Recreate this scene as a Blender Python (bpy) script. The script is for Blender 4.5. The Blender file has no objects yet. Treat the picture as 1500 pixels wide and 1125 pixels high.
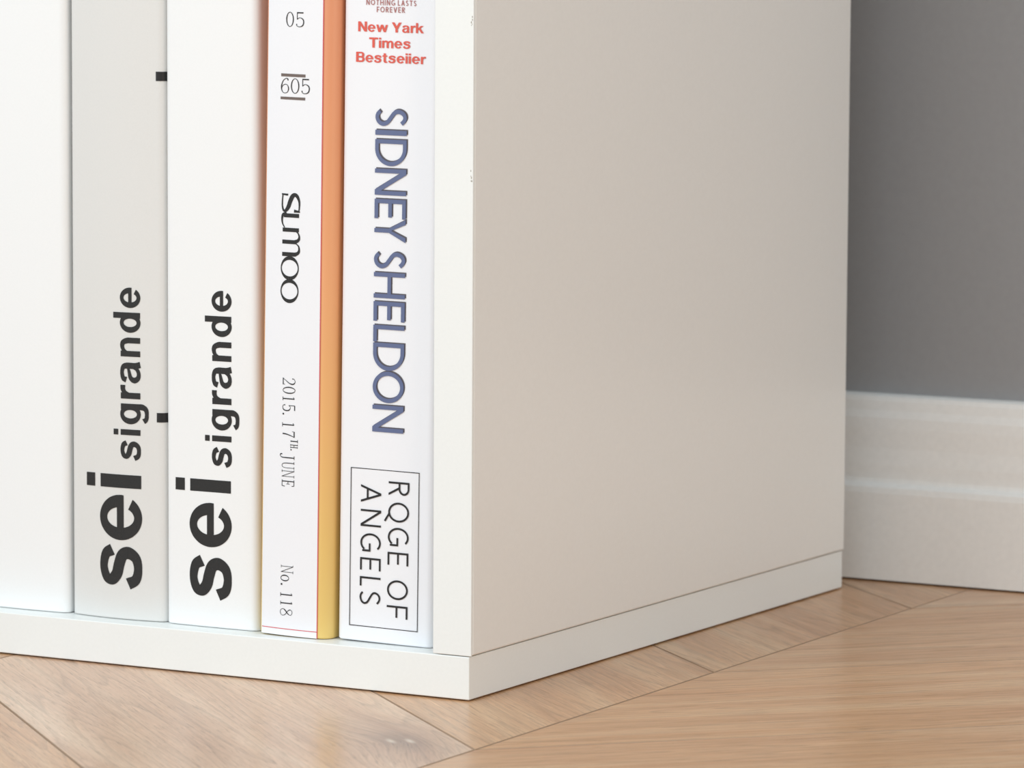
import bpy, bmesh, math, random
from mathutils import Vector, Matrix

C = bpy.context.scene.collection
sc = bpy.context.scene
MM = 0.001

# ------------------------------------------------------------------ camera
F_PX = 6497.7
YAW, PITCH, ROLL = 0.505938, 0.103456, 0.00525942
CAM = Vector((0.721533, -1.273776, 0.258881))
cam_data = bpy.data.cameras.new('camera')
cam = bpy.data.objects.new('camera', cam_data)
C.objects.link(cam)
fwd = Vector((-math.sin(YAW) * math.cos(PITCH), math.cos(YAW) * math.cos(PITCH), -math.sin(PITCH)))
right = Vector((math.cos(YAW), math.sin(YAW), 0))
up = right.cross(fwd)
r2 = right * math.cos(ROLL) + up * math.sin(ROLL)
u2 = -right * math.sin(ROLL) + up * math.cos(ROLL)
M = Matrix((r2, u2, -fwd)).transposed().to_4x4()
M.translation = CAM
cam.matrix_world = M
cam_data.sensor_width = 36.0
cam_data.lens = F_PX / 1500 * 36
cam_data.clip_start = 0.05
cam_data.dof.use_dof = True
cam_data.dof.focus_distance = 1.515
cam_data.dof.aperture_fstop = 24
sc.camera = cam

# ------------------------------------------------------------------ light
sc.view_settings.view_transform = 'Standard'
sc.view_settings.look = 'None'
sc.view_settings.gamma = 1
sc.view_settings.use_curve_mapping = False
sc.view_settings.exposure = 0.0

world = bpy.data.worlds.new('studio')
sc.world = world
world.use_nodes = True
bg = world.node_tree.nodes['Background']
bg.inputs[0].default_value = (0.81, 0.93, 1.0, 1)
bg.inputs[1].default_value = 0.96


def area(name, loc, target, size, size_y, power, col):
    d = bpy.data.lights.new(name, 'AREA')
    d.shape = 'RECTANGLE'
    d.size = size
    d.size_y = size_y
    d.energy = power
    d.color = col
    o = bpy.data.objects.new(name, d)
    C.objects.link(o)
    o.location = loc
    o.rotation_euler = (Vector(target) - Vector(loc)).to_track_quat('-Z', 'Y').to_euler()
    return o


area('softbox_light', (-0.95, -2.1, 1.15), (-0.05, 0.0, 0.12), 1.5, 1.3, 23, (0.97, 0.995, 1.0))
area('added_warm_fill_light', (0.80, -0.40, 0.36), (0.0, 0.02, 0.12), 0.35, 0.5, 1.5, (1.0, 0.79, 0.60))  # unseen fill, added to brighten and warm the front of the side panel


# ------------------------------------------------------------------ materials
def new_mat(name):
    m = bpy.data.materials.new(name)
    m.use_nodes = True
    nt = m.node_tree
    b = nt.nodes['Principled BSDF']
    return m, nt, b


def s2l(c):
    return tuple((x / 255 / 12.92) if x / 255 <= 0.04045 else ((x / 255 + 0.055) / 1.055) ** 2.4 for x in c) + (1,)


def N(nt, kind, **kw):
    n = nt.nodes.new(kind)
    for k, v in kw.items():
        if k.startswith('i_'):
            n.inputs[k[2:].replace('_', ' ')].default_value = v
        else:
            setattr(n, k, v)
    return n


def ramp(nt, stops, interp='LINEAR'):
    n = nt.nodes.new('ShaderNodeValToRGB')
    cr = n.color_ramp
    cr.interpolation = interp
    while len(cr.elements) > 1:
        cr.elements.remove(cr.elements[-1])
    cr.elements[0].position = stops[0][0]
    cr.elements[0].color = stops[0][1]
    for p, c in stops[1:]:
        e = cr.elements.new(p)
        e.color = c
    return n


def g(v):
    return (v, v, v, 1)


def plain(name, col, rough=0.5, bump=0.0, scale=400, spec=0.5, var=0.02):
    """matte or satin coat with a faint grain of its own"""
    m, nt, b = new_mat(name)
    L = nt.links
    c = s2l(col)
    tc = N(nt, 'ShaderNodeTexCoord')
    no = N(nt, 'ShaderNodeTexNoise', i_Scale=scale, i_Detail=3.0)
    L.new(tc.outputs['Object'], no.inputs['Vector'])
    r = ramp(nt, [(0.3, tuple(x * (1 - var) for x in c[:3]) + (1,)), (0.7, tuple(min(1, x * (1 + var)) for x in c[:3]) + (1,))])
    L.new(no.outputs['Fac'], r.inputs['Fac'])
    L.new(r.outputs['Color'], b.inputs['Base Color'])
    b.inputs['Roughness'].default_value = rough
    b.inputs['Specular IOR Level'].default_value = spec
    if bump:
        bp = N(nt, 'ShaderNodeBump', i_Strength=bump, i_Distance=0.0002)
        L.new(no.outputs['Fac'], bp.inputs['Height'])
        L.new(bp.outputs['Normal'], b.inputs['Normal'])
    return m


LAMINATE = plain('white_laminate', (243, 245, 243), 0.38, 0.05, 900, var=0.01)
PANEL = plain('satin_white_panel', (243, 241, 237), 0.34, 0.03, 700, var=0.01)
BAND = plain('cream_edge_band', (240, 234, 224), 0.45)
DUST = plain('chipped_board_core', (168, 162, 150), 0.9)
PAPER_W = plain('white_book_cloth', (245, 246, 246), 0.42, 0.05, 1500, var=0.008)
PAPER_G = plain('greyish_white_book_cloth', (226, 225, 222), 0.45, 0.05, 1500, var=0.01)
PAPER_C = plain('cool_white_book_paper', (245, 246, 250), 0.42, 0.03, 1500, var=0.006)
PAGES = plain('page_edges', (236, 229, 214), 0.8, 0.3, 3000, var=0.05)
BLACK = plain('matte_black_print', (27, 27, 27), 0.55, 0, 2500, var=0.3)
INK = plain('black_print', (20, 18, 20), 0.5)
BROWN = plain('brown_print', (112, 98, 92), 0.5)
SALMON = plain('salmon_print', (226, 92, 76), 0.5)
ROSE = plain('dull_rose_print', (178, 112, 108), 0.5)
RED = plain('red_line_print', (216, 92, 96), 0.5)
SLATE = plain('slate_blue_print', (96, 108, 146), 0.45)
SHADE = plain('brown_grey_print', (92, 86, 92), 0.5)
WALL = plain('grey_wall_paint', (154, 154, 156), 0.8, 0.1, 300, var=0.02)
SKIRT = plain('white_skirting_paint', (240, 238, 235), 0.5)
SUB = plain('dark_subfloor', (58, 44, 34), 0.9)


def orange_cover():
    m, nt, b = new_mat('orange_to_yellow_cover')
    L = nt.links
    tc = N(nt, 'ShaderNodeTexCoord')
    sp = N(nt, 'ShaderNodeSeparateXYZ')
    L.new(tc.outputs['Object'], sp.inputs[0])
    mr = N(nt, 'ShaderNodeMapRange')
    mr.inputs['From Max'].default_value = 0.25
    L.new(sp.outputs['Z'], mr.inputs['Value'])
    r = ramp(nt, [(0.0, s2l((236, 204, 122))), (0.12, s2l((236, 196, 116))), (0.30, s2l((238, 182, 116))),
                  (0.5, s2l((238, 168, 116))), (0.75, s2l((232, 156, 112))), (1.0, s2l((226, 148, 110)))])
    L.new(mr.outputs[0], r.inputs['Fac'])
    L.new(r.outputs['Color'], b.inputs['Base Color'])
    b.inputs['Roughness'].default_value = 0.38
    return m


ORANGE = orange_cover()


def oak(knot=None):
    m, nt, b = new_mat('oiled_oak' + ('_with_knot' if knot else ''))
    L = nt.links
    tc = N(nt, 'ShaderNodeTexCoord')
    oi = N(nt, 'ShaderNodeObjectInfo')
    sep = N(nt, 'ShaderNodeSeparateColor')
    L.new(oi.outputs['Color'], sep.inputs[0])
    off = N(nt, 'ShaderNodeVectorMath', operation='SCALE')
    off.inputs[0].default_value = (3.1, 7.7, 1.9)
    L.new(sep.outputs[0], off.inputs['Scale'])
    base = N(nt, 'ShaderNodeVectorMath', operation='ADD')
    L.new(tc.outputs['Object'], base.inputs[0])
    L.new(off.outputs[0], base.inputs[1])
    vec = base.outputs[0]
    if knot:
        # the grain bows round the knot
        kd = N(nt, 'ShaderNodeVectorMath', operation='SUBTRACT')
        L.new(tc.outputs['Object'], kd.inputs[0])
        kd.inputs[1].default_value = (knot[0].x, knot[0].y, 0)
        ks = N(nt, 'ShaderNodeVectorMath', operation='MULTIPLY')
        ks.inputs[1].default_value = (1 / 0.021, 1 / 0.010, 0)
        L.new(kd.outputs[0], ks.inputs[0])
        kl = N(nt, 'ShaderNodeVectorMath', operation='LENGTH')
        L.new(ks.outputs[0], kl.inputs[0])
        kr = ramp(nt, [(0.0, g(0.012)), (0.6, g(0.004)), (1.0, g(0.0))])
        kh = N(nt, 'ShaderNodeMath', operation='MULTIPLY')
        kh.inputs[1].default_value = 0.4
        L.new(kl.outputs['Value'], kh.inputs[0])
        L.new(kh.outputs[0], kr.inputs['Fac'])
        cmb = N(nt, 'ShaderNodeCombineXYZ')
        L.new(kr.outputs['Color'], cmb.inputs['Y'])
        ad = N(nt, 'ShaderNodeVectorMath', operation='ADD')
        L.new(vec, ad.inputs[0])
        L.new(cmb.outputs[0], ad.inputs[1])
        vec = ad.outputs[0]

    def noise(sx, sy, detail, rough=0.55, dist=0.0):
        mp = N(nt, 'ShaderNodeMapping')
        mp.inputs['Scale'].default_value = (sx, sy, 1)
        L.new(vec, mp.inputs['Vector'])
        n = N(nt, 'ShaderNodeTexNoise', i_Scale=1.0, i_Detail=detail, i_Roughness=rough, i_Distortion=dist)
        L.new(mp.outputs[0], n.inputs['Vector'])
        return n.outputs['Fac']

    def mix(a, bb, fac, mode='MULTIPLY'):
        x = N(nt, 'ShaderNodeMix', data_type='RGBA', blend_type=mode)
        x.inputs['Factor'].default_value = 1.0
        if isinstance(fac, float):
            x.inputs['Factor'].default_value = fac
        else:
            L.new(fac, x.inputs['Factor'])
        for i, s in ((6, a), (7, bb)):
            if isinstance(s, tuple):
                x.inputs[i].default_value = s
            else:
                L.new(s, x.inputs[i])
        return x.outputs[2]

    tone = ramp(nt, [(0.28, s2l((202, 148, 104))), (0.5, s2l((218, 168, 124))), (0.72, s2l((230, 188, 146)))])
    L.new(noise(5, 55, 5, 0.6, 0.4), tone.inputs['Fac'])
    # cathedral figure: stacked bands bent by slow noise
    mp = N(nt, 'ShaderNodeMapping')
    mp.inputs['Scale'].default_value = (3.6, 62, 1)
    L.new(vec, mp.inputs['Vector'])
    slow = N(nt, 'ShaderNodeTexNoise', i_Scale=0.55, i_Detail=1.5)
    L.new(mp.outputs[0], slow.inputs['Vector'])
    mul = N(nt, 'ShaderNodeMath', operation='MULTIPLY')
    mul.inputs[1].default_value = 24.0
    L.new(slow.outputs['Fac'], mul.inputs[0])
    fr = N(nt, 'ShaderNodeMath', operation='FRACT')
    L.new(mul.outputs[0], fr.inputs[0])
    rings = ramp(nt, [(0.0, g(0.76)), (0.10, g(1.05)), (0.3, g(1.0)), (0.75, g(0.97)), (0.95, g(0.82)), (1.0, g(0.76))])
    L.new(fr.outputs[0], rings.inputs['Fac'])
    fib = ramp(nt, [(0.32, g(0.83)), (0.5, g(0.97)), (0.7, g(1.06))])
    L.new(noise(30, 900, 5, 0.65), fib.inputs['Fac'])
    pore = ramp(nt, [(0.34, g(0.72)), (0.43, g(1.0)), (1.0, g(1.0))])
    L.new(noise(90, 1700, 2, 0.5), pore.inputs['Fac'])
    col = mix(tone.outputs['Color'], fib.outputs['Color'], 1.0)
    col = mix(col, rings.outputs['Color'], 0.75)
    col = mix(col, pore.outputs['Color'], 0.8)
    lime = ramp(nt, [(0.0, g(1.0)), (0.58, g(1.0)), (0.70, g(1.16))])
    L.new(noise(75, 1300, 3, 0.6), lime.inputs['Fac'])
    col = mix(col, lime.outputs['Color'], 1.0)
    # each plank has a tone of its own (object colour: green = lightness, blue = greyness)
    li = N(nt, 'ShaderNodeMix', data_type='RGBA')
    li.inputs[6].default_value = g(0.78)
    li.inputs[7].default_value = g(1.12)
    L.new(sep.outputs[1], li.inputs['Factor'])
    col = mix(col, li.outputs[2], 1.0)
    hs = N(nt, 'ShaderNodeHueSaturation')
    sa = N(nt, 'ShaderNodeMapRange')
    sa.inputs['To Min'].default_value = 1.12
    sa.inputs['To Max'].default_value = 0.78
    L.new(sep.outputs[2], sa.inputs['Value'])
    L.new(sa.outputs[0], hs.inputs['Saturation'])
    L.new(col, hs.inputs['Color'])
    col = hs.outputs['Color']
    if knot:
        kc = ramp(nt, [(0.0, s2l((158, 150, 148))), (0.2, s2l((178, 170, 166))), (0.42, s2l((222, 216, 212))), (1.0, g(1.0))])
        L.new(kh.outputs[0], kc.inputs['Fac'])
        col = mix(col, kc.outputs['Color'], 0.75)
        for eye in knot[1:]:
            e1 = N(nt, 'ShaderNodeVectorMath', operation='SUBTRACT')
            L.new(tc.outputs['Object'], e1.inputs[0])
            e1.inputs[1].default_value = (eye.x, eye.y, 0)
            e0 = N(nt, 'ShaderNodeVectorMath', operation='MULTIPLY')
            e0.inputs[1].default_value = (1 / 0.0052, 1 / 0.0016, 0)
            L.new(e1.outputs[0], e0.inputs[0])
            e2 = N(nt, 'ShaderNodeVectorMath', operation='LENGTH')
            L.new(e0.outputs[0], e2.inputs[0])
            e3 = N(nt, 'ShaderNodeMath', operation='MULTIPLY')
            e3.inputs[1].default_value = 1.0
            L.new(e2.outputs['Value'], e3.inputs[0])
            er = ramp(nt, [(0.0, g(0.8)), (0.4, g(0.5)), (1.0, g(0.0))])
            L.new(e3.outputs[0], er.inputs['Fac'])
            col = mix(col, s2l((236, 216, 192)), er.outputs['Color'], 'MIX')
    L.new(col, b.inputs['Base Color'])
    b.inputs['Roughness'].default_value = 0.27
    b.inputs['Specular IOR Level'].default_value = 0.38
    bp = N(nt, 'ShaderNodeBump', i_Strength=0.25, i_Distance=0.0003)
    L.new(pore.outputs['Color'], bp.inputs['Height'])
    L.new(bp.outputs['Normal'], b.inputs['Normal'])
    return m


# ------------------------------------------------------------------ helpers
def link(name, me, mat, parent=None, label=None, cat=None, kind=None, group=None):
    o = bpy.data.objects.new(name, me)
    C.objects.link(o)
    if mat and not me.materials:
        me.materials.append(mat)
    if parent:
        o.parent = parent
    for k, v in (('label', label), ('category', cat), ('kind', kind), ('group', group)):
        if v:
            o[k] = v
    return o


def from_bm(name, bm, mat, parent=None, smooth=False, **kw):
    bmesh.ops.recalc_face_normals(bm, faces=bm.faces)
    me = bpy.data.meshes.new(name)
    bm.to_mesh(me)
    bm.free()
    if smooth:
        for p in me.polygons:
            p.use_smooth = True
    return link(name, me, mat, parent, **kw)


def box_bm(x0, x1, y0, y1, z0, z1, bev=0.0):
    bm = bmesh.new()
    bmesh.ops.create_cube(bm, size=1)
    for v in bm.verts:
        v.co = Vector((x0 + (v.co.x + .5) * (x1 - x0), y0 + (v.co.y + .5) * (y1 - y0), z0 + (v.co.z + .5) * (z1 - z0)))
    if bev:
        bmesh.ops.bevel(bm, geom=bm.edges[:], offset=bev, segments=2, profile=0.5, affect='EDGES')
    return bm


def box(name, b, mat, parent=None, bev=0.0, **kw):
    return from_bm(name, box_bm(*b, bev=bev), mat, parent, **kw)


# ------------------------------------------------------------------ setting
WALL_Y = 0.3330
floor = box('floor', (-1.2, 1.5, -1.9, 0.42, -0.06, -0.0125), SUB, kind='structure')
wall = box('wall_back', (-1.2, 1.5, WALL_Y, 0.42, -0.012, 1.6), WALL, kind='structure')

# skirting board: profile extruded along the wall
prof = [(WALL_Y, 0.0), (0.3204, 0.0), (0.3204, 0.0345), (0.3209, 0.0368), (0.3224, 0.0380), (0.3236, 0.0384),
        (0.3240, 0.0400), (0.3240, 0.0455), (0.3246, 0.0520), (0.3248, 0.0600), (0.3252, 0.0640), (0.3262, 0.0670),
        (0.3268, 0.0705), (0.3275, 0.0722), (0.3290, 0.0729), (WALL_Y, 0.0731)]
bm = bmesh.new()
rows = [[bm.verts.new((x, y, z + 0.0008)) for y, z in prof] for x in (-1.2, 1.5)]
for i in range(len(prof)):
    j = (i + 1) % len(prof)
    bm.faces.new((rows[0][i], rows[0][j], rows[1][j], rows[1][i]))
bm.faces.new(rows[0])
bm.faces.new(rows[1][::-1])
from_bm('baseboard_back', bm, SKIRT, kind='structure')

# chevron oak planks, each a piece of its own
SPINE, PER, COLW = 0.0443, 0.1690, 0.46
Y0 = -0.0743
SL = {-1: 0.915, 1: 0.985}            # rise in y per metre away from the spine
KNOT = [Vector((0.0171, -0.0736)), Vector((0.01388, -0.07481)), Vector((0.01911, -0.07171))]   # knot and its two pale flecks
OAK = oak()
JOINT = plain('stained_plank_joint', (168, 138, 112), 0.7)
rnd = random.Random(11)


def clip(poly, fn):
    out = []
    for i in range(len(poly)):
        a, b2 = poly[i], poly[(i + 1) % len(poly)]
        fa, fb = fn(a), fn(b2)
        if fa >= 0:
            out.append(a)
        if fa * fb < 0:
            t = fa / (fa - fb)
            out.append((a[0] + (b2[0] - a[0]) * t, a[1] + (b2[1] - a[1]) * t))
    return out


def plank(side, xs, ya, tone):
    """parallelogram from the spine xs outwards; ya = y of its lower corner at the spine"""
    s = SL[side]
    w = COLW / 2
    P = [(xs, ya), (xs + side * w, ya + s * w), (xs + side * w, ya + s * w + PER), (xs, ya + PER)]
    for fn in (lambda q: 0.3325 - q[1], lambda q: q[1] + 1.85, lambda q: q[0] + 1.19, lambda q: 1.49 - q[0]):
        P = clip(P, fn)
        if len(P) < 3:
            return None
    area2 = sum(P[i][0] * P[(i + 1) % len(P)][1] - P[(i + 1) % len(P)][0] * P[i][1] for i in range(len(P)))
    if abs(area2) < 2e-4:
        return None
    if area2 < 0:
        P = P[::-1]
    ang = math.atan2(s, side)

    def inset(P, d):
        out = []
        n = len(P)
        for i in range(n):
            p0, p1, p2 = Vector(P[i - 1]), Vector(P[i]), Vector(P[(i + 1) % n])
            e1, e2 = (p1 - p0).normalized(), (p2 - p1).normalized()
            n1, n2 = Vector((-e1.y, e1.x)), Vector((-e2.y, e2.x))
            k = (n1 + n2) / max(0.2, 1 + n1.dot(n2))
            out.append(p1 + k * d)
        return out
    org = Vector((xs, ya))
    rot = Matrix.Rotation(-ang, 2)
    layers = [(0.00011, -0.012), (0.00011, -0.0005), (0.0005, 0.0)]
    bm = bmesh.new()
    rings = [[bm.verts.new(tuple(rot @ (q - org)) + (z,)) for q in inset(P, d)] for d, z in layers]
    n = len(P)
    for a, b2 in zip(rings, rings[1:]):
        for i in range(n):
            bm.faces.new((a[i], a[(i + 1) % n], b2[(i + 1) % n], b2[i]))
    bm.faces.new(rings[-1])
    bm.faces.new(rings[0][::-1])
    inside = side == -1 and xs == SPINE and abs(ya - (Y0 - PER)) < 1e-6
    mat = OAK
    if inside:
        mat = oak([rot @ (p - org) for p in KNOT])
    o = from_bm('floor_plank', bm, mat, floor)
    o.data.materials.append(JOINT)
    for p in o.data.polygons:
        if p.normal.z < 0.99:
            p.material_index = 1          # stained joint faces
    o.location = (xs, ya, 0)
    o.rotation_euler = (0, 0, ang)
    o.color = (rnd.random(),) + tone + (1,)
    return o


TONES = {(-1, -1): (0.72, 0.85), (-1, 0): (0.50, 0.35), (-1, 1): (0.30, 0.30), (-1, 2): (0.3, 0.4),
         (1, -1): (0.52, 0.30), (1, 0): (0.55, 0.25), (1, 1): (0.42, 0.3), (1, -2): (0.50, 0.3)}
for c in range(-3, 4):
    xs = SPINE + c * COLW
    for k in range(-14, 4):
        for side in (-1, 1):
            t = TONES.get((side, k)) if c == 0 else None
            plank(side, xs, Y0 + k * PER, t or (rnd.uniform(0.3, 0.7), rnd.uniform(0.2, 0.6)))

# ------------------------------------------------------------------ bookcase
D, W, H = 0.2965, 0.44, 0.80
case = bpy.data.objects.new('bookcase', None)
C.objects.link(case)
case['label'] = 'white laminate bookcase with open front and plain satin side, standing on the wood floor'
case['category'] = 'bookcase'
box('bottom_board', (-W, 0, 0, D, 0.0005, 0.0150), LAMINATE, case, bev=0.0003)
box('side_panel', (-0.0140, 0.0008, 0.0010, D, 0.0154, H), PANEL, case, bev=0.0006)
box('side_panel', (-W, -W + 0.0148, 0.0010, D, 0.0153, H), PANEL, case, bev=0.0003)
box('edge_band', (-0.0140, 0.0007, 0.0, 0.0009, 0.0153, H), LAMINATE, case, bev=0.0002)
box('edge_band', (-W, -W + 0.0148, 0.0, 0.0009, 0.0153, H), LAMINATE, case, bev=0.0002)
for z in (0.30, 0.54):
    box('shelf', (-W + 0.0150, -0.0142, 0.0, D - 0.006, z, z + 0.015), LAMINATE, case, bev=0.0003)
box('top_board', (-W, 0.0008, 0.0, D, H + 0.0003, H + 0.0153), LAMINATE, case, bev=0.0003)
box('back_panel', (-W + 0.0150, -0.0142, D - 0.005, D - 0.001, 0.0153, H), LAMINATE, case)
# small chips in the laminate along the front corner
rc = random.Random(4)
for z0, z1, n in ((0.2245, 0.2285, 6), (0.1740, 0.1780, 8)):
    bm = bmesh.new()
    for i in range(n):
        z = rc.uniform(z0, z1)
        x = 0.0001 + rc.uniform(-0.0003, 0.0002)
        r = rc.uniform(0.00010, 0.00028)
        vs = [bm.verts.new((x + r * 0.7 * math.cos(a) * rc.uniform(.6, 1.2), -0.00004, z + r * 1.6 * math.sin(a) * rc.uniform(.6, 1.2)))
              for a in [j * math.pi / 3 for j in range(6)]]
        vb = [bm.verts.new((v.co.x, 0.0003, v.co.z)) for v in vs]
        bm.faces.new(vs)
        for j in range(6):
            bm.faces.new((vs[j], vb[j], vb[(j + 1) % 6], vs[(j + 1) % 6]))
    from_bm('chip', bm, DUST, case, label='small grey chips along the front corner')


# ------------------------------------------------------------------ glyphs drawn as polygons
class G:
    """collects flat polygons of one glyph in its own w x h box (u along the reading line, v up)"""
    def __init__(s):
        s.f = []

    def poly(s, *p):
        s.f.append([tuple(q) for q in p])

    def rect(s, u0, u1, v0, v1):
        s.poly((u0, v0), (u1, v0), (u1, v1), (u0, v1))

    def seg(s, a, b, t, t2=None):
        t2 = t if t2 is None else t2
        d = Vector(b) - Vector(a)
        n = Vector((-d.y, d.x)).normalized()
        a, b = Vector(a), Vector(b)
        s.poly(a + n * t / 2, a - n * t / 2, b - n * t2 / 2, b + n * t2 / 2)

    def arc(s, cx, cy, rx, ry, a0, a1, t, tv=None, n=28):
        tv = t if tv is None else tv
        pts = []
        for i in range(n + 1):
            a = math.radians(a0 + (a1 - a0) * i / n)
            c, q = math.cos(a), math.sin(a)
            pts.append(((cx + rx * c, cy + ry * q), (cx + (rx - t) * c, cy + (ry - tv) * q)))
        for (o0, i0), (o1, i1) in zip(pts, pts[1:]):
            s.poly(o0, i0, i1, o1)

    def curve(s, pts, wid, n=8, closed=False):
        P = [Vector(p) for p in pts]
        m = len(P)
        wid = wid if isinstance(wid, (list, tuple)) else [wid] * m
        cen, ws = [], []
        rng = m if closed else m - 1
        for i in range(rng):
            if closed:
                p0, p1, p2, p3 = P[(i - 1) % m], P[i], P[(i + 1) % m], P[(i + 2) % m]
            else:
                p1, p2 = P[i], P[i + 1]
                p0 = P[i - 1] if i else p1 * 2 - p2
                p3 = P[i + 2] if i + 2 < m else p2 * 2 - p1
            w1, w2 = wid[i], wid[(i + 1) % m]
            for k in range(n):
                t = k / n
                cen.append(0.5 * ((2 * p1) + (p2 - p0) * t + (2 * p0 - 5 * p1 + 4 * p2 - p3) * t * t + (3 * p1 - p0 - 3 * p2 + p3) * t ** 3))
                ws.append(w1 + (w2 - w1) * t)
        if not closed:
            cen.append(P[-1])
            ws.append(wid[-1])
        M_ = len(cen)
        sides = []
        for i in range(M_):
            a = cen[(i - 1) % M_] if closed or i else cen[0]
            b = cen[(i + 1) % M_] if closed or i < M_ - 1 else cen[-1]
            d = (b - a).normalized()
            nn = Vector((-d.y, d.x)) * ws[i] / 2
            sides.append((cen[i] + nn, cen[i] - nn))
        for i in range(M_ if closed else M_ - 1):
            (a, b), (c, d) = sides[i], sides[(i + 1) % M_]
            s.poly(a, b, d, c)

    def disc(s, cx, cy, r, n=12):
        s.poly(*[(cx + r * math.cos(2 * math.pi * i / n), cy + r * math.sin(2 * math.pi * i / n)) for i in range(n)])


def sans(ch, w, h, t):
    """even-stroke sans capitals"""
    q = G()
    if ch == 'S':
        c = [(.93, .87), (.72, .965), (.47, 1), (.2, .935), (.05, .77), (.15, .62), (.5, .49), (.85, .36), (.96, .2), (.8, .06), (.5, 0), (.24, .025), (.04, .11)]
        q.curve([(t / 2 + (w - t) * a, t / 2 + (h - t) * b) for a, b in c], t)
    elif ch == 'I':
        q.rect(0, w, 0, h)
    elif ch == 'D':
        q.rect(0, t, 0, h)
        k = w * 0.36
        q.rect(t, k, 0, t)
        q.rect(t, k, h - t, h)
        q.arc(k, h / 2, w - k, h / 2, -90, 90, t)
    elif ch == 'N':
        q.rect(0, t, 0, h)
        q.rect(w - t, w, 0, h)
        q.poly((0, h), (w - t * 1.25, 0), (w, 0), (t * 1.25, h))
    elif ch in 'EFL':
        q.rect(0, t, 0, h)
        if ch != 'F':
            q.rect(t, w, 0, t)
        if ch != 'L':
            q.rect(t, w, h - t, h)
            m = h * .5 if ch == 'E' else h * .47
            q.rect(t, w * .93, m - t / 2, m + t / 2)
    elif ch == 'H':
        q.rect(0, t, 0, h)
        q.rect(w - t, w, 0, h)
        q.rect(t, w - t, h * .5 - t / 2, h * .5 + t / 2)
    elif ch == 'Y':
        m = w / 2
        q.rect(m - t / 2, m + t / 2, 0, h * .46)
        q.poly((m - t / 2, h * .46), (m + t / 2, h * .40), (t * 1.15, h), (0, h))
        q.poly((m - t / 2, h * .40), (m + t / 2, h * .46), (w, h), (w - t * 1.15, h))
    elif ch in 'OQ':
        q.arc(w / 2, h / 2, w / 2, h / 2, 0, 360, t, n=48)
        if ch == 'Q':
            q.seg((w * .56, h * .06), (w * .98, -h * .17), t)
    elif ch == 'G':
        q.arc(w * .52, h / 2, w * .52, h / 2, 48, 318, t, n=40)
        q.rect(w - t, w, h * .10, h * .5)
        q.rect(w * .55, w - t, h * .5 - t, h * .5)
    elif ch == 'R':
        q.rect(0, t, 0, h)
        r = h * .26
        k = w - r * 1.15
        q.rect(t, k, h - t, h)
        q.rect(t, k, h - 2 * r, h - 2 * r + t)
        q.arc(k, h - r, w * .96 - k, r, -90, 90, t)
        q.poly((k - t * .9, h - 2 * r + t * .5), (k + t * .3, h - 2 * r + t * .5), (w, 0), (w - t * 1.15, 0))
    elif ch in 'AV':
        m = w / 2
        f = (lambda v: v) if ch == 'A' else (lambda v: h - v)
        q.poly((0, f(0)), (t * 1.1, f(0)), (m + t * .55, f(h)), (m - t * .55, f(h)))
        q.poly((w - t * 1.1, f(0)), (w, f(0)), (m + t * .55, f(h)), (m - t * .55, f(h)))
        if ch == 'A':
            q.rect(w * .2, w * .8, h * .33 - t / 2, h * .33 + t / 2)
    elif ch == 'T':
        q.rect(0, w, h - t, h)
        q.rect(w / 2 - t / 2, w / 2 + t / 2, 0, h - t)
    return q.f


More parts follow.
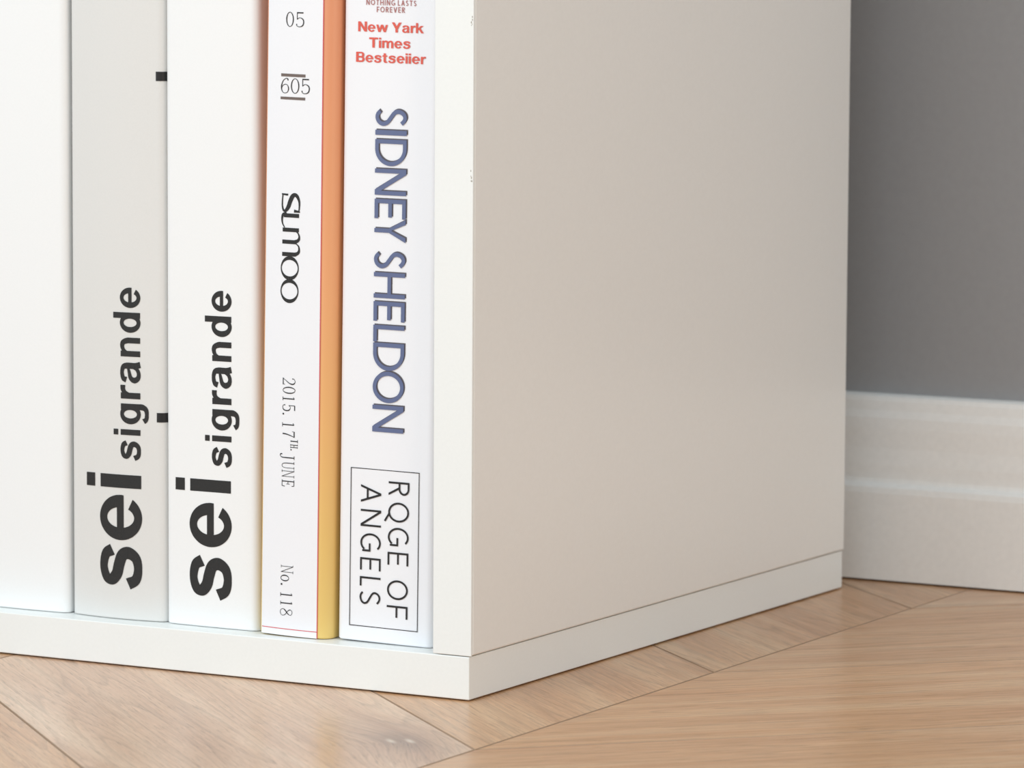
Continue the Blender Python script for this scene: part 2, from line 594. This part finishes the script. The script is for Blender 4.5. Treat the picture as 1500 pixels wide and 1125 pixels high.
def thin(ch, w, h, k=.30, s=.13):
    k, s = k * 1.12, s * 1.35
    """light serif figures and letters: k thick stroke, s hairline"""
    q = G()
    n = lambda pts, wd: q.curve([(s / 2 + (w - s) * a, s / 2 + (h - s) * b) for a, b in pts], wd)
    if ch in '0o':
        q.arc(w / 2, h / 2, w / 2, h / 2, 0, 360, k, s, n=36)
    elif ch == '1':
        m = w * .5
        q.rect(m - k / 2, m + k / 2, s, h - .1)
        q.rect(0, w, 0, s)
        q.seg((m, h - .08), (w * .08, h - .55), s * 1.3, s)
    elif ch == '2':
        n([(.06, .76), (.10, .9), (.5, 1), (.86, .90), (.94, .74), (.8, .52), (.35, .22), (.05, .02)], [k, s, s, k, k * 1.1, k * .8, s, s])
        q.rect(0, w, 0, s * 1.9)
        q.seg((w - s / 2, 0), (w - s / 2, h * .17), s)
    elif ch == '5':
        q.rect(w * .14, w * .9, h - s * 2, h)
        q.rect(w * .12, w * .12 + s * 1.2, h * .5, h)
        n([(.12, .5), (.3, .60), (.55, .63), (.88, .52), (.98, .32), (.84, .09), (.45, 0), (.12, .06), (.05, .2)], [s, s, s, k, k, k, s, s, k])
    elif ch == '6':
        n([(.9, .86), (.84, .97), (.62, 1), (.28, .86), (.05, .56), (.03, .3), (.2, .06), (.5, 0), (.82, .07), (.97, .3), (.82, .54), (.52, .6), (.2, .5), (.06, .34)],
          [k, k, s, k * .7, k, k, s, s, s, k, s, s, s, s])
    elif ch == '7':
        q.rect(w * .04, w, h - s * 2.2, h)
        q.seg((w * .06, h), (w * .03, h * .80), s)
        n([(.97, .97), (.7, .66), (.48, .3), (.42, 0)], [s, k * .8, k, k * 1.2])
    elif ch == '8':
        n([(.5, 1), (.82, .92), (.86, .76), (.6, .58), (.2, .4), (.03, .22), (.18, .05), (.5, 0), (.84, .06), (.97, .22), (.8, .42), (.4, .58), (.14, .77), (.2, .93), (.5, 1)],
          [s, s, s, k, k, s, s, s, s, s, k * .6, s, k * .8, s, s])
    elif ch == '.':
        q.disc(w / 2, h / 2, max(w, h) / 2)
    elif ch == 'N':
        for u in (w * .16, w * .84):
            q.rect(u - s * .5, u + s * .5, 0, h)
        q.seg((w * .16, h), (w * .84, 0), s * 1.1)
        q.rect(0, w * .32, 0, s * .9)
        q.rect(0, w * .2, h - s * .9, h)
        q.rect(w * .68, w, h - s * .9, h)
    elif ch in 'TI':
        q.rect(0, w, h - s, h)
        q.rect(w / 2 - s, w / 2 + s, 0, h)
        q.rect(w * .25, w * .75, 0, s)
    elif ch == 'H':
        for u in (w * .2, w * .8):
            q.rect(u - s * .7, u + s * .7, 0, h)
            q.rect(u - w * .2, u + w * .2, 0, s)
            q.rect(u - w * .2, u + w * .2, h - s, h)
        q.rect(w * .2, w * .8, h * .5 - s / 2, h * .5 + s / 2)
    elif ch == 'J':
        q.rect(w * .35, w, h - s, h)
        n([(.7, 1), (.7, .4), (.66, .12), (.4, 0), (.1, .02), (.05, .14)], [k, k, k * .8, s, k, k])
    elif ch == 'U':
        n([(.18, 1), (.18, .35), (.28, .08), (.52, 0), (.76, .08), (.86, .35), (.86, 1)], [k * .7, k * .7, k * .5, s, s, s, s])
        q.rect(0, w * .36, h - s, h)
        q.rect(w * .68, w, h - s, h)
    elif ch == 'E':
        q.rect(w * .15, w * .15 + k * .9, 0, h)
        q.rect(0, w * .9, 0, s * 1.2)
        q.rect(0, w * .85, h - s * 1.2, h)
        q.rect(w * .15, w * .62, h * .5 - s / 2, h * .5 + s / 2)
        q.seg((w * .62, h * .36), (w * .62, h * .64), s)
        q.seg((w * .97, h * .24), (w * .88, 0), s * 1.3)
        q.seg((w * .92, h * .8), (w * .85, h), s * 1.3)
    return q.f


def bold_lower(ch):
    """heavy grotesque lower-case s, e, i, g, r, a, n, d on a unit x-height, as (faces, width)"""
    q = G()
    if ch == 'i':
        q.rect(0, .27, 0, 1)
        q.rect(0, .27, 1.13, 1.37)
        return q.f, .27
    if ch == 'e':
        q.arc(.47, .5, .475, .515, -9, 325, .26, .185, n=52)
        q.rect(.10, .935, .42, .585)
        return q.f, .945
    if ch == 's':
        pts = [(.80, .70), (.70, .86), (.44, .915), (.21, .84), (.175, .70), (.30, .585), (.5, .53), (.69, .45), (.745, .30), (.64, .13), (.42, .075), (.19, .13), (.09, .31)]
        wd = [.25, .22, .19, .21, .25, .26, .26, .26, .26, .22, .19, .22, .25]
        q.curve(pts, wd)
        return q.f, .90
    if ch == 'n':
        q.rect(0, .27, 0, .985)
        q.curve([(.20, .66), (.30, .83), (.48, .905), (.66, .86), (.755, .66), (.765, .45), (.765, 0)], [.12, .18, .20, .24, .27, .27, .27])
        return q.f, .90
    if ch == 'r':
        q.rect(0, .27, 0, .985)
        q.curve([(.20, .58), (.28, .78), (.42, .875), (.60, .88)], [.14, .2, .235, .25])
        return q.f, .60
    if ch in 'dg':
        q.arc(.455, .5, .455, .52, 0, 360, .265, .19, n=44)
        if ch == 'd':
            q.rect(.655, .925, 0, 1.37)
        else:
            q.rect(.655, .925, .02, .985)
            q.curve([(.79, .1), (.785, -.10), (.68, -.27), (.46, -.315), (.24, -.28), (.15, -.16)], [.27, .27, .22, .18, .2, .25])
        return q.f, .925
    if ch == 'a':
        q.curve([(.15, .70), (.22, .86), (.47, .92), (.69, .85), (.745, .66), (.745, .25), (.80, .0)], [.25, .21, .18, .22, .26, .26, .26])
        q.curve([(.66, .60), (.44, .545), (.22, .47), (.135, .29), (.22, .12), (.40, .075), (.58, .15), (.68, .32)], [.12, .16, .2, .25, .22, .18, .17, .14])
        return q.f, .94
    if ch == 'w':
        for t0, b0 in ((0, .27), (.60, .27), (.60, .95), (1.20, .95)):
            q.poly((t0, 1), (t0 + .28, 1), (b0 + .26, 0), (b0, 0))
        return q.f, 1.48
    if ch == 'k':
        q.rect(0, .27, 0, 1.37)
        q.poly((.25, .36), (.25, .64), (.60, 1), (.93, 1))
        q.poly((.36, .52), (.55, .70), (.98, 0), (.66, 0))
        return q.f, .98
    if ch == 't':
        q.rect(.14, .41, .2, 1.28)
        q.rect(0, .58, .82, 1)
        q.curve([(.275, .24), (.32, .12), (.44, .09), (.58, .10)], [.27, .24, .19, .17])
        return q.f, .60
    if ch == 'm':
        q.rect(0, .27, 0, .985)
        for d in (0, .57):
            q.curve([(.20 + d, .66), (.28 + d, .83), (.44 + d, .905), (.60 + d, .86), (.685 + d, .66), (.69 + d, .45), (.69 + d, 0)], [.12, .18, .20, .24, .27, .27, .27])
        return q.f, 1.40
    if ch == 'N':
        q.rect(0, .29, 0, 1.37)
        q.rect(.83, 1.12, 0, 1.37)
        q.poly((0, 1.37), (.31, 1.37), (1.12, 0), (.81, 0))
        return q.f, 1.12
    if ch == 'Y':
        q.rect(.47, .77, 0, .6)
        q.poly((0, 1.37), (.34, 1.37), (.77, .56), (.47, .5))
        q.poly((1.24, 1.37), (.90, 1.37), (.47, .56), (.77, .5))
        return q.f, 1.24
    if ch == 'T':
        q.rect(0, 1.1, 1.13, 1.37)
        q.rect(.40, .70, 0, 1.13)
        return q.f, 1.1
    if ch == 'B':
        q.rect(0, .29, 0, 1.37)
        for v0, v1, r in ((0, .79, .40), (.60, 1.37, .36)):
            q.rect(.25, .68, v0, v0 + .22)
            q.rect(.25, .68, v1 - .2, v1)
            q.arc(.66, (v0 + v1) / 2, r, (v1 - v0) / 2, -90, 90, .28, .21, n=18)
        return q.f, 1.06
    return q.f, 1


def bold_word(txt, x0, x1, z0, cap):
    """upright heavy word from x0 to x1, capital height cap (mm)"""
    k = cap / 1.37
    gap = .12
    parts, u = [], 0.0
    for ch in txt:
        if ch == ' ':
            u += .36
            continue
        f, w = bold_lower(ch)
        parts.append((f, u))
        u += w + (.06 if ch in 'rY' else gap)
    u -= gap
    sx = (x1 - x0) / u
    return [[(x0 + (a + d) * sx, z0 + b * k) for a, b in q_] for f, d in parts for q_ in f]


def caps_word(txt, x0, x1, z0, h, t):
    """upright light letter-spaced capitals"""
    W_ = {'I': .16, 'E': .52, 'F': .50, 'L': .48, 'S': .52, 'R': .60, 'T': .62, 'V': .72, 'A': .72, 'H': .70, 'N': .72, 'O': .88, 'G': .82}
    u, parts = 0.0, []
    for ch in txt:
        if ch == ' ':
            u += .30
            continue
        parts.append((ch, u, W_[ch]))
        u += W_[ch] + .26
    u -= .26
    k = (x1 - x0) / u
    out = []
    for ch, d, w in parts:
        ww = t if ch == 'I' else w * k
        out += [[(x0 + d * k + a, z0 + b) for a, b in q_] for q_ in sans(ch, ww, h, t)]
    return out




def sumoo_faces():
    q = G()
    # s: wide, high contrast, with beaks
    q.curve([(157, 132), (150, 147), (118, 152), (66, 150), (24, 132), (12, 112), (26, 92), (72, 72), (116, 58), (150, 36), (150, 16), (112, 5), (62, 5), (12, 9)],
            [9, 10, 12, 17, 28, 34, 36, 35, 34, 27, 17, 12, 11, 10])
    q.poly((138, 108), (165, 106), (165, 157), (151, 157))
    q.poly((2, 0), (15, 0), (22, 52), (4, 56))
    # u
    q.rect(175, 210, 20, 150)
    q.curve([(176, 44), (186, 14), (220, 4), (262, 8), (298, 26)], [30, 24, 16, 11, 9])
    q.rect(300, 335, 10, 150)
    # m (shares its first stem with the u)
    q.curve([(330, 128), (348, 146), (376, 154), (404, 146), (422, 118)], [9, 11, 15, 25, 35])
    q.rect(405, 440, 8, 126)
    q.curve([(436, 128), (456, 148), (486, 154), (514, 146), (531, 118)], [9, 11, 15, 25, 35])
    q.rect(513, 548, 8, 126)
    # two linked o's: heavy where they join, hairline above and below
    for c in (651, 851):
        q.arc(c, 75, 105, 78, 0, 360, 33, 9, n=56)
    return q.f


# ------------------------------------------------------------------ books
class Book:
    def __init__(s, label, xc, y, width, depth, height, lean, sag, rl, rr, mat, pull=0.0):
        s.xc, s.w, s.sag, s.h = xc, width, sag, height
        r = bpy.data.objects.new('book', None)
        C.objects.link(r)
        r.location = (xc, y, 0.0152 + (width / 2 * math.sin(lean)))
        r.rotation_euler = (0, lean, 0)
        r['label'] = label
        r['category'] = 'book'
        r['group'] = 'books standing on the bottom shelf'
        s.root = r
        hw = width / 2
        out = []
        nseg = 8
        # outer profile from back left round the spine to back right
        out.append((-hw, depth))
        out.append((-hw, 0.016))
        out.append((-hw + 0.0006, 0.0125))
        out.append((-hw + 0.0002, 0.0095))
        for i in range(nseg + 1):
            a = math.pi - (math.pi / 2) * i / nseg
            x = -hw + rl + rl * math.cos(a)
            out.append((x, s.front(-hw + rl) + rl - rl * math.sin(a)))
        for i in range(1, 16):
            x = -hw + rl + (width - rl - rr) * i / 16
            out.append((x, s.front(x)))
        for i in range(nseg + 1):
            a = math.pi / 2 - (math.pi / 2) * i / nseg
            x = hw - rr + rr * math.cos(a)
            out.append((x, s.front(hw - rr) + rr - rr * math.sin(a)))
        out.append((hw - 0.0002, 0.0095 + max(0, rr - 0.004)))
        out.append((hw - 0.0006, 0.0125 + max(0, rr - 0.004)))
        out.append((hw, 0.016 + max(0, rr - 0.004)))
        out.append((hw, depth))
        t = 0.0022
        cx, cy = 0, depth / 2
        n = len(out)
        inn = []
        for i in range(n):
            a = Vector(out[max(0, i - 1)])
            b = Vector(out[min(n - 1, i + 1)])
            d = (b - a).normalized()
            nn = Vector((-d.y, d.x))
            inn.append((out[i][0] + nn.x * t, out[i][1] + nn.y * t))
        inn[0] = (out[0][0] + t, depth)
        inn[-1] = (out[-1][0] - t, depth)
        bm = bmesh.new()
        eb = 0.0004
        zs = [0.0, eb, height - eb, height]
        R_o = [[bm.verts.new((x, y_, z)) for x, y_ in out] for z in (eb, height - eb)]
        # slightly eased ends: the outline shrinks a hair at head and tail
        def ease(z):
            vs = []
            for i, (x, y_) in enumerate(out):
                vs.append(bm.verts.new((x + (inn[i][0] - x) * 0.15, y_ + (inn[i][1] - y_) * 0.15, z)))
            return vs
        lo, hi = ease(0.0), ease(height)
        ilo = [bm.verts.new((x, y_, 0.0)) for x, y_ in inn]
        ihi = [bm.verts.new((x, y_, height)) for x, y_ in inn]
        rings = [ilo, lo, R_o[0], R_o[1], hi, ihi]
        for a, b in zip(rings, rings[1:] + [ilo]):
            for i in range(n - 1):
                bm.faces.new((a[i], a[i + 1], b[i + 1], b[i]))
        for i in (0, -1):
            bm.faces.new([rg[i] for rg in rings])
        o = from_bm('cover', bm, mat, r, smooth=True)
        me = o.data
        for p in me.polygons:
            p.use_smooth = abs(p.normal.z) < 0.3
        try:
            me.set_sharp_from_angle(angle=math.radians(35))
        except Exception:
            pass
        box('page_block', (-hw + t + 0.0004, hw - t - 0.0004, 0.0052 + max(sag, 0), depth - 0.003, 0.003, height - 0.003), PAGES, r)

    def front(s, x):
        k = x / (s.w / 2)
        return s.sag * k * k

    def add(s, name, polys, mat, off=0.12, label=None, thick=0.0):
        """polys: lists of (x, z) in millimetres on the spine"""
        bm = bmesh.new()
        lay = bm.verts.layers.float.new('lift')
        for n_, p in enumerate(polys):
            lift = 0.0 if name == 'spine_label' else (n_ % 9) * 0.003 * MM      # overlapping strokes never share a plane
            vs = [bm.verts.new((x * MM, s.front(x * MM) - off * MM - lift, z * MM)) for x, z in p]
            for v in vs:
                v[lay] = lift
            try:
                bm.faces.new(vs)
            except ValueError:
                pass
        # cut wide faces so that the print follows the curved spine
        if s.sag > 0.0005:
            x = -s.w / 2 + 0.0012
            while x < s.w / 2:
                bmesh.ops.bisect_plane(bm, geom=bm.verts[:] + bm.edges[:] + bm.faces[:], plane_co=(x, 0, 0), plane_no=(1, 0, 0), dist=1e-6)
                x += 0.0012
            for v in bm.verts:
                v.co.y = s.front(v.co.x) - off * MM - v[lay]
        for f in bm.faces:
            f.normal_update()
            if f.normal.y > 0:
                f.normal_flip()
        if thick:
            r = bmesh.ops.extrude_face_region(bm, geom=bm.faces[:])
            for v in r['geom']:
                if isinstance(v, bmesh.types.BMVert):
                    v.co.y -= thick * MM
        me = bpy.data.meshes.new(name)
        bm.to_mesh(me)
        bm.free()
        return link(name, me, mat, s.root, label=label)


def cw(faces, box_, w=None, h=None):
    """text read from head to tail: glyph box -> (x0,x1,z0,z1)"""
    x0, x1, z0, z1 = box_
    return [[(x0 + v, z1 - u) for u, v in f] for f in faces]


def ccw(faces, base_x, z0, su, sv):
    """text read from tail to head"""
    return [[(base_x - v * sv, z0 + u * su) for u, v in f] for f in faces]


def upr(faces, x0, z0, shear=0.0):
    return [[(x0 + u, z0 + v) for u, v in f] for f in faces]


# --- plain white book beyond the left edge of the lettered ones
b0 = Book('plain white book with a blank spine, leftmost in the row', -0.1880, 0.0085, 0.0390, 0.170, 0.262, 0.0, 0.0008, 0.0028, 0.0028, PAPER_W)

# --- greyish copy of the thick black-lettered book
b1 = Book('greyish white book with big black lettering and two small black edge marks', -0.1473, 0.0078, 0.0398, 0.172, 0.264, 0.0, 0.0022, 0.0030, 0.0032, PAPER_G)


def sei(book, sx, zz, dot_h, base, xh, small, name='title'):
    """big sei: (glyph, z0, z1) list; then the small word on the same base line"""
    polys = []
    for ch, z0, z1 in zz:
        f, w = bold_lower(ch)
        if ch == 'i':
            w_ = (z1 - z0)
            polys += [[(base - xh * a, z0 + w_ * b) for a, b in ((0, 0), (0, 1), (1, 1), (1, 0))]]
            polys += [[(a, z0 + w_ * b) for a, b in ((dot_h[0], 0), (dot_h[0], 1), (dot_h[1], 1), (dot_h[1], 0))]]
        else:
            us = [p[0] for q_ in f for p in q_]
            vs = [p[1] for q_ in f for p in q_]
            u0, u1, v0, v1 = min(us), max(us), min(vs), max(vs)
            polys += [[(base + .3 - (v - v0) / (v1 - v0) * (xh + .6), z0 + (u - u0) / (u1 - u0) * (z1 - z0)) for u, v in q_] for q_ in f]
    book.add('title', polys, BLACK)
    polys = []
    sb, sxh, lst = small
    for ch, z0, z1 in lst:
        f, w = bold_lower(ch)
        us = [p[0] for q_ in f for p in q_]
        u0, u1 = min(us), max(us)
        polys += [[(sb - v * sxh, z0 + (u - u0) / (u1 - u0) * (z1 - z0)) for u, v in q_] for q_ in f]
    book.add('subtitle', polys, BLACK)


def small_list(s0, s1, e0, e1):
    # spacing of the letters of the small word, measured on the second book and scaled
    ref = [('s', 56.13, 63.25), ('i', 65.14, 67.16), ('g', 69.05, 76.35), ('r', 78.05, 82.90), ('a', 83.60, 91.30),
           ('n', 93.00, 99.75), ('d', 101.46, 108.6), ('e', 110.22, 117.41)]
    k = (e1 - s0) / (117.41 - 56.13)
    return [(c, s0 + (a - 56.13) * k, s0 + (b - 56.13) * k) for c, a, b in ref]


sei(b1, None, [('s', 10.76, 26.31), ('e', 27.95, 43.94), ('i', 46.41, 51.11)], (-12.4, -8.6), 10.65, 16.8,
    (10.42, 7.9, small_list(56.26, 0, 0, 116.91)))
for z0, z1 in ((188.9, 192.1), (70.2, 73.5)):
    bm = bmesh.new()
    hw = b1.w / 2
    rr = 0.0032
    ang = [math.radians(90 - 13 * i) for i in range(0, 7)]
    ring = [(hw - rr + (rr + 0.0002) * math.cos(a), b1.front(hw - rr) + rr - (rr + 0.0002) * math.sin(a)) for a in ang] + [(hw + 0.00005, 0.0095)]
    vv = [[bm.verts.new((x, y, z * MM)) for x, y in ring] for z in (z0, z1)]
    for i in range(len(ring) - 1):
        bm.faces.new((vv[0][i], vv[0][i + 1], vv[1][i + 1], vv[1][i]))
    from_bm('black_mark', bm, INK, b1.root)

# --- bright white thick book
b2 = Book('bright white thick book with big black lettering, directly left of the orange-edged book', -0.10795, 0.0086, 0.0380, 0.172, 0.264, 0.0, 0.0004, 0.0028, 0.0030, PAPER_W)
sei(b2, None, [('s', 9.61, 25.07), ('e', 28.07, 43.52), ('i', 47.3, 51.6)], (-14.6, -10.75), 8.25, 16.7,
    (8.50, 7.85, small_list(56.13, 0, 0, 117.41)))

# --- orange covered book with a white spine label
b3 = Book('white-spined book with an orange to yellow cover edge and thin black figures', -0.0729, 0.0054, 0.0281, 0.165, 0.268, 0.0140, 0.0010, 0.0024, 0.0044, ORANGE)
H3 = 268
zs3 = [0.02, 40, 80, 120, 160, 200, H3 - .02]
lab = []
for i in range(12):
    for z0, z1 in zip(zs3, zs3[1:]):
        def lx(j, z):
            a = -12.9 + (z / 218) * 0.1
            b_ = 9.87 - (z / 218) * 0.5
            return a + (b_ - a) * j / 12
        lab.append([(lx(i, z0), z0), (lx(i + 1, z0), z0), (lx(i + 1, z1), z1), (lx(i, z1), z1)])


def front3(x, self=b3):
    k = x / (self.w / 2)
    y = self.sag * k * k
    e = -self.w / 2 + 0.0024          # follow the left shoulder
    if x < e:
        d = min(0.0024, e - x)
        y = self.front_edge + 0.0024 - math.sqrt(max(0, 0.0024 ** 2 - d * d))
    return y


b3.front_edge = b3.sag * ((-b3.w / 2 + 0.0024) / (b3.w / 2)) ** 2
b3.front = front3
b3.add('spine_label', lab, PAPER_C, off=0.10, label='white printed spine label with red border line')
red = []
for z0, z1 in zip(zs3, zs3[1:]):
    red.append([(9.62 - z0 / 218 * .5, z0), (9.97 - z0 / 218 * .5, z0), (9.97 - z1 / 218 * .5, z1), (9.62 - z1 / 218 * .5, z1)])
for i in range(10):
    x0, x1 = -12.6 + i * 2.24, -12.6 + (i + 1) * 2.24
    red.append([(x0, 2.15), (x1, 2.15), (x1, 2.42), (x0, 2.42)])
b3.add('border_line', red, RED, off=0.16)

v = []
for ch, x0, x1 in (('0', -5.25, -2.15), ('5', -1.3, 1.95)):
    v += upr(thin(ch, x1 - x0, 5.05, .36, .16), x0, 208.3)
b3.add('volume_number', v, INK, off=0.2)
v = []
for ch, x0, x1 in (('6', -7.05, -3.75), ('0', -3.0, .35), ('5', 1.15, 4.45)):
    v += upr(thin(ch, x1 - x0, 5.15, .36, .16), x0, 185.8)
b3.add('series_number', v, INK, off=0.2)
b3.add('number_bars', [[(-7.05, 191.5), (-2.2, 191.45), (2.72, 191.4), (2.72, 192.4), (-2.2, 192.45), (-7.05, 192.5)],
                       [(-7.2, 183.75), (-2.2, 183.7), (2.72, 183.65), (2.72, 184.6), (-2.2, 184.62), (-7.2, 184.65)]], BROWN, off=0.2)
sx3 = 37.35 / 955
b3.add('title', [[(-6.15 + b_ * 7.35 / 157, 151.95 - a * sx3) for a, b_ in f] for f in sumoo_faces()], BLACK, off=0.2)
DATE = [('2', -4.89, 0.24, 86.62, 88.92), ('0', -4.84, 0.24, 83.5, 85.92), ('1', -4.85, 0.0, 81.11, 82.47), ('5', -4.9, 0.23, 77.56, 79.86),
        ('.', -4.87, -4.2, 76.2, 76.87), ('1', -4.91, -0.01, 72.13, 73.59), ('7', -4.77, 0.17, 68.57, 70.63), ('T', -1.41, 1.45, 66.76, 67.88),
        ('H', -1.48, 1.43, 64.93, 66.29), ('.', -1.46, -0.95, 64.13, 64.6), ('J', -5.64, 0.19, 60.87, 62.92), ('U', -4.9, 0.14, 57.59, 60.18),
        ('N', -4.86, 0.18, 54.61, 57.33), ('E', -4.82, 0.23, 51.56, 53.91)]
NUM = [('N', -4.72, 0.23, 21.55, 24.44), ('o', -4.84, -1.41, 18.78, 21.06), ('.', -4.78, -4.1, 17.4, 18.09), ('1', -4.86, 0.01, 13.46, 14.85),
       ('1', -4.82, 0.05, 10.59, 11.9), ('8', -4.9, 0.13, 6.82, 9.4)]
for nm, lst in (('date', DATE), ('edition_number', NUM)):
    v = []
    for ch, x0, x1, z0, z1 in lst:
        v += cw(thin(ch, z1 - z0, x1 - x0, .34, .13), (x0, x1, z0, z1))
    b3.add(nm, v, INK, off=0.2)

# --- white novel with blue raised author line
b4 = Book('white book with slate blue capitals and framed black title, rightmost in the row', -0.03835, 0.0083, 0.0374, 0.175, 0.266, 0.0110, 0.0003, 0.0026, 0.0024, PAPER_C)
SID = [('S', -5.19, 7.02, 175.48, 181.5), ('I', -5.19, 7.03, 172.6, 174.29), ('D', -5.18, 7.03, 162.26, 171.17), ('N', -5.17, 7.03, 152.43, 161.28),
       ('E', -5.16, 7.03, 144.53, 151.07), ('Y', -5.15, 7.04, 136.62, 144.42), ('S', -5.14, 7.04, 127.54, 133.55), ('H', -5.13, 7.04, 117.69, 126.33),
       ('E', -5.12, 7.05, 109.86, 116.48), ('L', -5.11, 7.05, 102.83, 108.51), ('D', -5.1, 7.05, 93.15, 102.5), ('O', -5.09, 7.05, 82.24, 92.88),
       ('N', -5.07, 7.06, 72.23, 81.35)]
v = []
for ch, x0, x1, z0, z1 in SID:
    v += cw(sans(ch, z1 - z0, x1 - x0, 1.42), (x0, x1, z0, z1))
b4.add('author_line', v, SLATE, off=0.30, label='slate blue capitals with a dark offset print behind')
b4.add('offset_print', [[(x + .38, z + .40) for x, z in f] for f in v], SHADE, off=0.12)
RQ = [('R', 1.59, 9.68, 50.98, 55.68), ('Q', 1.55, 9.64, 41.89, 48.68), ('G', 1.51, 9.61, 33.72, 40.06), ('E', 1.48, 9.58, 27.21, 31.6),
      ('O', 1.43, 9.53, 15.38, 22.11), ('F', 1.39, 9.5, 8.98, 13.34), ('A', -9.31, -1.29, 47.83, 53.84), ('N', -9.33, -1.27, 39.59, 45.41),
      ('G', -9.36, -1.25, 31.0, 37.31), ('E', -9.38, -1.22, 24.59, 28.88), ('L', -9.4, -1.21, 19.08, 22.35), ('S', -9.42, -1.19, 12.71, 17.5)]
v = []
for ch, x0, x1, z0, z1 in RQ:
    v += cw(sans(ch, z1 - z0, x1 - x0, 0.68), (x0, x1, z0, z1))
b4.add('title', v, INK, off=0.2)
fx0, fx1, fz0, fz1, ft = -13.5, 13.5, 5.07, 59.4, 0.27
b4.add('title_frame', [[(fx0, fz0), (fx1, fz0), (fx1, fz0 + ft), (fx0, fz0 + ft)], [(fx0, fz1 - ft), (fx1, fz1 - ft), (fx1, fz1), (fx0, fz1)],
                       [(fx0, fz0), (fx0 + ft, fz0), (fx0 + ft, fz1), (fx0, fz1)], [(fx1 - ft, fz0), (fx1, fz0), (fx1, fz1), (fx1 - ft, fz1)]], INK, off=0.2)
v = bold_word('New Yark', -12.5, 13.0, 207.05, 3.35)
v += bold_word('Times', -8.1, 7.95, 201.75, 3.4)
v += bold_word('Bestseiier', -13.2, 13.7, 196.8, 3.4)
b4.add('blurb', v, SALMON, off=0.2)
v = caps_word('NOTHING LASTS', -9.4, 10.0, 216.0, 1.85, .27)
v += caps_word('FOREVER', -5.25, 5.65, 213.65, 1.85, .27)
b4.add('top_line', v, ROSE, off=0.2)
